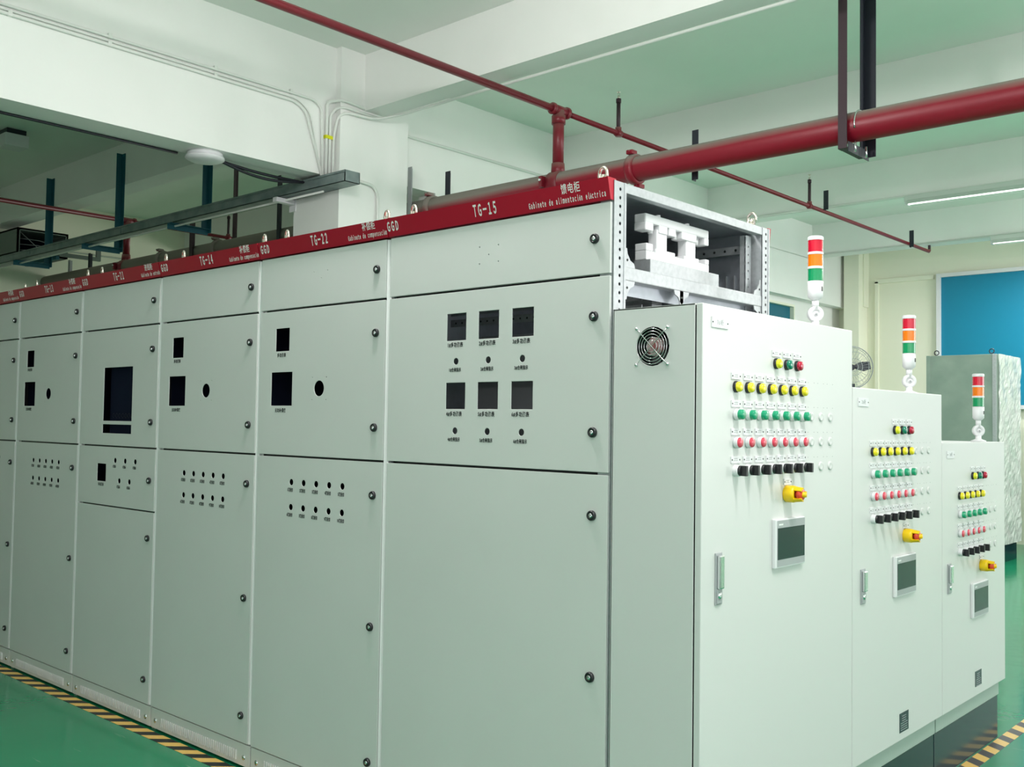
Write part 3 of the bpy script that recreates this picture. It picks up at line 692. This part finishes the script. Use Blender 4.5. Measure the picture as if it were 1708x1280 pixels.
# saddle tees where the risers leave
def saddle(x):
    s = MB(); s.lathe((x-.05, PY, PZ), (1, 0, 0), [(.085, 0), (.094, .006), (.094, .094), (.085, .10)], 'pipes', 30)
    s.cyl((x, PY, PZ+.06), (x, PY, PZ+.15), .052, 'pipes', 20, .046); s.box(x-.08, x-.05, PY-.12, PY-.06, PZ-.03, PZ+.05, 'pipes', .006)
    s.cyl((x-.065, PY-.13, PZ+.02), (x-.065, PY-.05, PZ+.02), .008, 'chrome', 8)
    s.build('saddle_tee', fp, (x, PY, PZ))
for x in (-2.73, -9.10): saddle(x)
def branch(x, y0, y1, z, label, heads, last):
    t = thing('sprinkler_branch_pipe', (x, PY, z), label, 'pipe', 'thin sprinkler branch pipes')
    yb = 3.02
    MB().tube([(x, y0, z), (x, yb, z)], .026, 'pipes', 14).build('pipe_run', t); MB().tube([(x, yb, z), (x, y1-.02, z), (x, y1, z+.02)] if last else [(x, yb, z), (x, y1, z)], .020, 'pipes', 14).build('pipe_run', t)
    MB().cyl((x, PY, PZ+.14), (x, PY, z), .040, 'pipes', 20).build('riser', t)
    f = MB(); f.cyl((x, PY-.06, z), (x, PY+.08, z), .036, 'pipes', 18); f.cyl((x, PY, z-.10), (x, PY, z-.04), .050, 'pipes', 20); f.lathe((x, PY, z), (0, 1, 0), [(.036, .075), (.044, .078), (.044, .098), (.022, .10)], 'pipes', 16); f.lathe((x, PY, z), (0, -1, 0), [(.036, .055), (.042, .058), (.042, .075), (.026, .08)], 'pipes', 16)
    f.build('tee_fitting', t)
    for y in heads:
        h = MB(); h.cyl((x, y, z), (x, y, z+.25), .0155, 'steeld', 10); h.cyl((x, y, z-.026), (x, y, z+.045), .024, 'pipes', 12); h.cyl((x, y-.03, z), (x, y+.03, z), .027, 'pipes', 12)
        h.cyl((x, y, z+.235), (x, y, z+.268), .02, 'steeld', 8)
        h.cyl((x, y, z+.268), (x, y, z+.29), .010, 'brass', 8)
        for s in (-1, 1): h.tube([(x, y+s*.008, z+.288), (x, y+s*.014, z+.30), (x, y+s*.004, z+.318)], .002, 'brass', 5)
        h.cyl((x, y, z+.318), (x, y, z+.321), .016, 'brass', 12)
        h.build('sprinkler_head', t, (x, y, z))
    return t
branch(-2.73, -6.9, 10.40, 3.695, 'thin red sprinkler pipe crossing from upper centre to the far right', (3.76, 7.03), True)
branch(-9.10, -6.9, 7.4, 3.70, 'thin dark red sprinkler pipe in the left bay', (4.35, ), False)
tag(MB().cyl((-2.73, 10.40, 3.70), (-2.73, 10.40, 3.82), .017, 'steeld', 10).build('pipe_hanger', origin=(-2.73, 10.4, 3.8)), 'short dark upright at the far tip of the thin red pipe', 'pipe hanger')

# hangers
def angle(mb, x, y, z0, z1, w, m, sx=1, sy=1):
    mb.box(min(x, x+sx*w), max(x, x+sx*w), y-.0025, y+.0025, z0, z1, m); mb.box(x-.0025, x+.0025, min(y, y+sy*w), max(y, y+sy*w), z0, z1, m)
h = thing('pipe_hanger', (-.58, PY, ZC), 'dark U-shaped angle iron hanger carrying the thick red pipe', 'pipe hanger')
b = MB(); angle(b, -.600, 2.925, 3.02, ZC, .05, 'steeld', 1, 1); b.build('upright', h)
b = MB(); angle(b, -.565, 3.205, 3.02, ZC, .065, 'steelb', 1, -1); b.build('upright', h)
b = MB(); b.box(-.60, -.545, 2.925, 3.205, 3.020, 3.026, 'steeld'); b.box(-.545, -.540, 2.925, 3.205, 3.00, 3.055, 'steelb'); b.build('crossbar', h)
b = MB(); b.tube([(-.52, PY+.088*math.cos(a), PZ+.088*math.sin(a)) for a in [PI*k/14-.35 for k in range(18)]], .005, 'chrome', 8)
for s in (-1, 1): b.cyl((-.52, PY+s*.075, 3.0), (-.52, PY+s*.075, 3.06), .006, 'chrome', 8)
b.build('u_bolt', h)
def stub(x, y, z0, z1, w, m, label):
    b = MB(); angle(b, x, y, z0, z1, w, m, 1, 1); tag(b.build('pipe_hanger', origin=(x, y, z1)), label, 'pipe hanger', 'angle iron pipe hangers')
stub(-3.98, 3.135, 3.05, 3.47, .055, 'steelb', 'black angle iron upright beside the pipe, just right of the grey one')
stub(-4.20, 2.93, 2.98, 3.50, .045, 'silv', 'grey angle iron upright against the white column')
stub(-1.68, 3.135, 3.05, 3.375, .045, 'steelb', 'short black upright tip above the thick red pipe')
stub(-7.08, 3.145, 3.04, ZC, .05, 'steeld', 'dark hanger left of the black cables, reaching down to the pipe')
stub(-7.56, 2.945, 3.04, 3.62, .06, 'steeld', 'dark purple upright below the teal bracket in the left bay')
stub(-6.02, 2.945, 3.04, 3.72, .05, 'steelb', 'dark upright just left of the white column')
stub(-10.2, 3.112, 2.9, 3.45, .05, 'steelb', 'dark blue upright nearest the grey fan box')
stub(-10.75, 3.112, 2.9, 3.42, .05, 'silv', 'grey green upright next to the dark blue one')
stub(-2.73+.018, 7.32, 3.70, 3.90, .05, 'steelb', 'black hanger on the thin red pipe beside the far sprinkler head')
stub(-2.73+.016, 9.69, 3.65, 3.85, .05, 'steelb', 'black hanger near the far end of the thin red pipe')
stub(-5.6, 3.110, 3.1, 3.33, .05, 'steelb', 'short black stub on the pipe left of the white column')

# ------------------------------------------------------------------ cable tray on teal brackets
t = MB(); t.box(-11.1, -3.77, 1.955, 1.960, 3.140, 3.222, 'tray'); t.box(-11.1, -3.77, 2.085, 2.090, 3.140, 3.222, 'tray'); t.box(-11.1, -3.77, 1.955, 2.090, 3.140, 3.144, 'tray')
t.box(-3.775, -3.77, 1.955, 2.090, 3.140, 3.222, 'tray'); t.box(-11.1, -3.77, 1.948, 1.956, 3.205, 3.215, 'tray')
for x in (-5.1, -7.1, -9.1): t.box(x-.06, x+.06, 1.950, 1.956, 3.15, 3.20, 'tray')
tag(t.build('cable_tray', origin=(-7, 2, 3.14)), 'long dark steel cable tray running left from the white column', 'cable tray')
c = MB(); c.tube([(-11, 2.0, 3.105), (-7.5, 2.0, 3.115), (-5.6, 2.0, 3.118), (-4.1, 2.02, 3.125)], .009, 'pvc', 8)
tag(c.build('conduit', origin=(-7, 2, 3.12)), 'pale thin conduit slung under the dark cable tray', 'conduit')
for x, lab in ((-6.16, 'teal bracket nearest the white column under the cable tray'), (-7.785, 'middle teal bracket under the cable tray'), (-9.41, 'teal bracket farthest left, in front of the grey fan box')):
    h = thing('tray_bracket', (x, 2.3, 3.13), lab, 'bracket', 'teal cable tray brackets')
    b = MB(); angle(b, x, 2.315, 3.10, 4.09, .06, 'teal', 1, -1); b.build('upright', h)
    b = MB(); b.box(x, x+.006, 1.93, 2.315, 3.085, 3.135, 'teal'); b.box(x, x+.05, 1.93, 2.315, 3.129, 3.135, 'teal'); b.build('arm', h)
b = MB(); b.box(-4.60, -4.55, 1.93, 2.098, 3.10, 3.135, 'plast'); b.box(-4.62, -4.54, 2.094, 2.10, 3.05, 3.20, 'plast')
tag(b.build('tray_bracket', origin=(-4.58, 2.1, 3.1)), 'white bracket on the column under the cable tray', 'bracket')

# conduits and cables
def conduit(pts, r, label, m='pvc', clips=()):
    rp = [Vector(pts[0])]
    for a, b_, c_ in zip(pts, pts[1:], pts[2:]):
        a, b_, c_ = Vector(a), Vector(b_), Vector(c_)
        d = min(.07, (a-b_).length*.45, (c_-b_).length*.45); p0 = b_+(a-b_).normalized()*d; p1 = b_+(c_-b_).normalized()*d
        for k in range(6):
            u = k/5; rp.append(p0*(1-u)**2+b_*2*u*(1-u)+p1*u*u)
    rp.append(Vector(pts[-1]))
    t = MB(); t.tube(rp, r, m, 8)
    for c in clips: t.box(c[0]-.012, c[0]+.012, c[1]-.012, c[1]+.012, c[2]-.016, c[2]+.016, m, .003)
    tag(t.build('conduit', origin=pts[0]), label, 'conduit')
XB = -4.069
conduit([(XB, -3.5, 3.772), (XB, 1.90, 3.765), (XB, 1.965, 3.72), (XB, 1.985, 3.20)], .010, 'upper white conduit along the deep white beam', clips=[(XB-.002, y, 3.772) for y in (-.8, .38, 1.1, 1.7)])
conduit([(XB, -3.5, 3.735), (XB, 1.74, 3.712), (XB, 1.83, 3.66), (XB, 1.99, 3.20)], .011, 'lower white conduit along the deep white beam', clips=[(XB-.002, y, 3.726) for y in (-.2, .38, 1.1)])
conduit([(XB, -3.5, 3.752), (XB, 1.76, 3.735), (XB, 1.87, 3.66), (XB, 1.975, 3.21)], .006, 'thinnest conduit between the two on the deep white beam')
conduit([(-4.066, 2.012, 3.20), (-4.066, 2.012, 3.775), (-4.040, 2.086, 3.80), (-4.006, 2.12, 3.80), (-4.006, 2.30, 3.790), (-4.238, 2.80, 3.765), (-4.238, 4.94, 3.77)], .012, 'white conduit bending round the column and along the inner wall')
conduit([(-4.066, 2.042, 3.20), (-4.066, 2.042, 3.69), (-4.040, 2.086, 3.745), (-4.006, 2.13, 3.752), (-4.006, 2.45, 3.745)], .011, 'short white conduit bending round the column below the long one')
conduit([(-4.066, 2.072, 3.20), (-4.062, 2.074, 3.55), (-4.030, 2.086, 3.68), (-4.004, 2.14, 3.715), (-3.98, 2.40, 3.720), (-3.85, 2.535, 3.765), (7.3, 2.535, 3.765)], .011, 'long grey conduit under the white beam from the column to the right')
conduit([(-3.79, 2.03, 3.19), (-4.005, 2.19, 3.240), (-4.005, 2.41, 3.225), (-4.005, 2.456, 3.16), (-4.005, 2.456, 0.05)], .012, 'white conduit going down the face of the white column')
conduit([(-4.23, 7.585, 3.79), (-1.9, 7.585, 3.785), (7.2, 7.585, 3.785)], .012, 'pale conduit along the third beam beside the fluorescent lamp')
conduit([(-4.2, 10.285, 3.785), (7.2, 10.285, 3.785)], .012, 'pale conduit along the farthest beam')
conduit([(-4.235, 7.9, 3.735), (-4.235, 10.28, 3.735)], .006, 'thin wire on the inner wall above the teal window')
conduit([(-11.18, 1, 3.60), (-11.18, 11, 3.60)], .010, 'thin conduit along the wall at the far left')
tag(MB().box(-4.080, -4.050, 1.996, 2.058, 3.505, 3.530, 'yell').build('cable_tie', origin=(-4.07, 2.02, 3.5)), 'yellow green tape around the white conduits on the column', 'tape')
c = MB(); c.tube([(-4.334, -3.5, 3.230), (-4.334, -.2, 3.231), (-4.332, .99, 3.229)], .010, 'rubber', 6)
tag(c.build('cable', origin=(-4.33, -1, 3.24)), 'thin black cable along the lower edge of the deep beam', 'cable')
for n_, (dx, dz, lab) in enumerate(((0, 0, 'lower black cable sagging from the round lamp to the tray'), (.03, .035, 'upper black cable sagging from the round lamp to the tray'))):
    c = MB(); P = []
    for k in range(15):
        u = k/14; P.append((-4.25-dx*.5, 1.24+u*.72, 3.225-(.05-dz)*math.sin(PI*u)-.02*u))
    c.tube(P, .011, 'rubber', 8); tag(c.build('cable', origin=P[0]), lab, 'cable', 'black cables by the round lamp')

# round lamp on the beam soffit
d = thing('ceiling_lamp', (-4.22, 1.13, 3.24), 'round white lamp on the underside of the deep beam', 'lamp')
MB().lathe((-4.22, 1.13, 3.24), (0, 0, -1), [(0, 0), (.115, 0), (.118, .02), (.108, .026)], 'plast', 36).build('base', d)
MB().lathe((-4.22, 1.13, 3.216), (0, 0, -1), [(.108, 0), (.128, .006), (.128, .02), (.10, .034), (.05, .044), (0, .047)], 'plast', 36).build('diffuser', d)
# pale box under the dark ceiling
d = thing('ceiling_box', (-8.2, 1.42, ZC), 'small pale box hanging under the dark ceiling, top left', 'ceiling fixture')
MB().box(-8.29, -8.11, 1.33, 1.51, ZC-.05, ZC, 'steelb', .004).build('mount', d); MB().box(-8.31, -8.09, 1.31, 1.53, ZC-.17, ZC-.05, 'plast', .01).build('body', d)

# fluorescent battens; those labelled added are unseen fill
def batten(x0, x1, y, z, label, m='tube'):
    t = thing('fluorescent_lamp', ((x0+x1)/2, y, z), label, 'lamp', 'fluorescent strip lamps')
    b = MB(); b.box(x0, x1, y-.04, y+.04, z-.06, z, 'machine', .004); b.box(x0, x0+.03, y-.03, y+.03, z-.095, z-.045, 'plast', .003); b.box(x1-.03, x1, y-.03, y+.03, z-.095, z-.045, 'plast', .003); b.build('housing', t)
    MB().cyl((x0+.03, y, z-.075), (x1-.03, y, z-.075), .014, m, 14).build('tube', t)
    b = MB(); b.prism([(x0+.03, y-.04, z-.045), (x0+.03, y+.04, z-.045), (x0+.03, y+.085, z-.09), (x0+.03, y+.082, z-.092), (x0+.03, y+.036, z-.049), (x0+.03, y-.036, z-.049), (x0+.03, y-.082, z-.092), (x0+.03, y-.085, z-.09)], (x1-x0-.06, 0, 0), 'machine'); b.build('reflector', t)
batten(-1.95, -.55, 7.53, 3.770, 'fluorescent lamp on the third beam at the right edge')
batten(-1.95, -.55, 10.24, 3.770, 'fluorescent lamp on the farthest beam above the blue window')
batten(1.0, 2.2, 10.24, 3.770, 'fluorescent lamp added on the farthest beam outside the frame')
batten(1.0, 2.2, -.05, 3.775, 'fluorescent lamp overhead in front of the control cabinets')
batten(3.6, 4.8, -.05, 3.775, 'fluorescent lamp added overhead farther to the right')
batten(1.0, 2.2, -3.4, 3.775, 'fluorescent lamp added behind the camera')
batten(1.0, 2.2, 7.53, 3.770, 'fluorescent lamp added on the third beam outside the frame')

def pendant(x, y, z, label):  # added lamp bodies out of view, near the point fill lights
    t = thing('fill_pendant', (x, y, ZC), label, 'lamp', 'added pendant lamps out of view')
    MB().cyl((x, y, z+.16), (x, y, ZC), .006, 'rubber', 8).build('cord', t); MB().cyl((x, y, z+.06), (x, y, z+.16), .02, 'plast', 12).build('socket', t)
    MB().lathe((x, y, z-.05), (0, 0, 1), [(0, 0), (.03, .01), (.04, .04), (.03, .08), (.018, .11)], 'tube', 16).build('lamp_bulb', t)
pendant(-.8, -.28, 3.62, 'added pendant lamp above the aisle in front of the row'); pendant(1.6, -1.2, 3.62, 'added pendant lamp above the camera')
pendant(2.2, 4.3, 3.62, 'added pendant lamp right of the control cabinets'); pendant(1.8, 9.0, 3.42, 'added pendant lamp near the far wall')

# ------------------------------------------------------------------ left bay: grey fan box and its frame
g = thing('fan_box', (-10.6, 3.3, 3.4), 'grey green box with a dark wired opening at the far left', 'equipment box')
X0, X1, Y0, Y1, Z0, Z1 = -11.1, -10.45, 2.37, 2.97, 3.385, 3.69
b = MB(); b.box(X0, X1, Y0, Y0+.02, Z0, Z1, 'greybox'); b.box(X0, X1, Y1-.02, Y1, Z0, Z1, 'greybox'); b.box(X0, X1, Y0, Y1, Z1-.02, Z1, 'greybox'); b.box(X0, X1, Y0, Y1, Z0, Z0+.02, 'greybox'); b.box(X0, X0+.02, Y0, Y1, Z0, Z1, 'dark')
b.box(X1-.02, X1, Y0, Y0+.03, Z0, Z1, 'greybox'); b.box(X1-.02, X1, Y1-.03, Y1, Z0, Z1, 'greybox'); b.box(X1-.02, X1, Y0, Y1, Z1-.03, Z1, 'greybox'); b.box(X1-.02, X1, Y0, Y1, Z0, Z0+.02, 'greybox'); b.build('case', g)
b = MB()
for k in range(3): b.tube([(X1-.1, Y0+.04, Z0+.05+.07*k), (X1-.08, Y0+.28, Z0+.07+.06*k), (X1-.1, Y0+.5, Z0+.04+.06*k)], .004, 'silv', 5)
b.tube([(X1-.06, Y0+.05, Z1-.04), (X1-.06, Y0+.35, Z0+.03)], .004, 'silv', 5); b.build('wiring', g)
f = MB(); f.box(-10.33, -10.29, 2.80, 3.31, 3.385, 3.43, 'greybox'); f.box(-10.33, -10.29, 3.26, 3.31, 3.43, 3.57, 'greybox'); f.box(-11.19, -10.29, 2.76, 2.80, 3.34, 3.385, 'teal')
tag(f.build('support_frame', origin=(-10.4, 3, 3.3)), 'green angle frame beside the grey fan box', 'frame')

# ------------------------------------------------------------------ far side
# wrapped cabinet
wc = thing('wrapped_cabinet', (-1.95, 9.6, 0), 'tall grey cabinet wrapped in clear stretch film at the far right', 'electrical cabinet')
b = MB(); b.box(-2.34, -1.585, 9.20, 10.0, .22, 2.29, 'wrapg', .01); b.build('body', wc)
b = MB(); b.box(-2.31, -1.61, 9.23, 9.97, 0, .22, 'plin', .005); b.build('plinth', wc)
b = MB(); bm = bmesh.new()
N, K = 22, 60
vs = [[bm.verts.new((-1.568+random.uniform(-.004, .004)+.004*math.sin(j*.5+i*.8), 9.20+.80*i/N, .20+2.09*j/K)) for i in range(N+1)] for j in range(K+1)]
for j in range(K):
    for i in range(N): bm.faces.new((vs[j][i], vs[j][i+1], vs[j+1][i+1], vs[j+1][i]))
r_ = bmesh.ops.solidify(bm, geom=bm.faces[:], thickness=.004)
b._add(bm, 'film'); b.build('stretch_film', wc)
b = MB(); b.box(-1.635, -1.595, 9.188, 9.20, .22, 2.29, 'galv', .003); b.box(-2.34, -2.30, 9.188, 9.20, .22, 2.29, 'wrapg'); b.build('edge_strip', wc)
for x in (-2.25, -1.66): MB().ring((x, 9.26, 2.325), (0, 1, 0), .025, .006, 'steelb', 14, 6).build('lifting_eye', wc)
# fan
fn = thing('industrial_fan', (-3.14, 9.0, 0), 'round wire-caged fan standing beyond the tallest control cabinet', 'fan')
b = MB(); b.lathe((-3.14, 9.05, 0), (0, 0, 1), [(0, 0), (.25, 0), (.25, .03), (.05, .06), (.022, .08), (.022, 1.98)], 'steelb', 24); b.build('stand', fn)
cage = MB(); ax = Vector((.62, -.78, 0)).normalized(); cc = Vector((-3.14, 9.0, 2.17)); sd = Vector((0, 0, 1)).cross(ax)
for R, o in ((.25, 0), (.24, .05), (.18, .09), (.10, .11), (.05, .115)): cage.ring(cc+ax*o, ax, R, .003 if R < .25 else .006, 'silv', 36, 5)
cage.ring(cc-ax*.05, ax, .24, .003, 'silv', 36, 5)
for k in range(32):
    a = 2*PI*k/32; d_ = sd*math.cos(a)+Vector((0, 0, 1))*math.sin(a)
    cage.tube([cc+ax*.115+d_*.04, cc+ax*.10+d_*.13, cc+ax*.06+d_*.22, cc+d_*.25, cc-ax*.06+d_*.22, cc-ax*.11+d_*.08], .0014, 'silv', 4)
cage.build('cage', fn)
b = MB()
for k in range(3):
    a = 2*PI*k/3+.2; d_ = sd*math.cos(a)+Vector((0, 0, 1))*math.sin(a); e_ = ax.cross(d_)
    b.prism([cc+d_*.03-e_*.02, cc+d_*.12-e_*.07+ax*.02, cc+d_*.21-e_*.06+ax*.03, cc+d_*.22+e_*.03-ax*.01, cc+d_*.12+e_*.045-ax*.02, cc+d_*.03+e_*.02], ax*.003, 'steelb')
b.build('blades', fn)
b = MB(); b.cyl(cc-ax*.2, cc+ax*.03, .036, 'steelb', 18); b.cyl(cc-ax*.1-Vector((0, 0, .20)), cc-ax*.1, .035, 'steelb', 12); b.build('motor', fn)
# machine and shelf at the far right edge
mc = thing('white_machine', (-.95, 10.6, 0), 'pale machine with a slanted grey top at the far right edge', 'machine')
b = MB(); b.box(-1.50, -.5, 10.6, 11.3, .95, 1.55, 'machine', .02); b.build('upper_case', mc)
b = MB(); b.prism([(-1.50, 10.6, 1.55), (-1.50, 11.3, 1.55), (-1.50, 11.3, 1.82), (-1.50, 10.9, 1.78)], (1.0, 0, 0), 'silv'); b.build('slanted_lid', mc)
b = MB(); b.box(-1.50, -.5, 10.6, 11.3, .38, .42, 'machine', .004); b.box(-1.50, -.5, 10.65, 11.3, .42, .93, 'machine', .01)
for x in (-1.48, -.55):
    for y in (10.64, 11.25): b.cyl((x, y, 0), (x, y, .38), .02, 'machine', 10)
b.build('frame', mc)
b = MB(); b.lathe((-1.2, 10.598, .70), (0, -1, 0), [(.12, 0), (.12, .01), (.05, .012), (0, .012)], 'steelb', 20); b.lathe((-1.2, 10.598, 1.15), (0, -1, 0), [(.10, 0), (.10, .01), (0, .01)], 'silv', 20); b.build('round_port', mc)
b = MB(); b.box(-1.45, -1.05, 10.35, 10.62, .02, .34, 'steelb', .02)
tag(b.build('dark_crate', origin=(-1.25, 10.5, 0)), 'dark crate on the floor beneath the pale machine', 'crate')
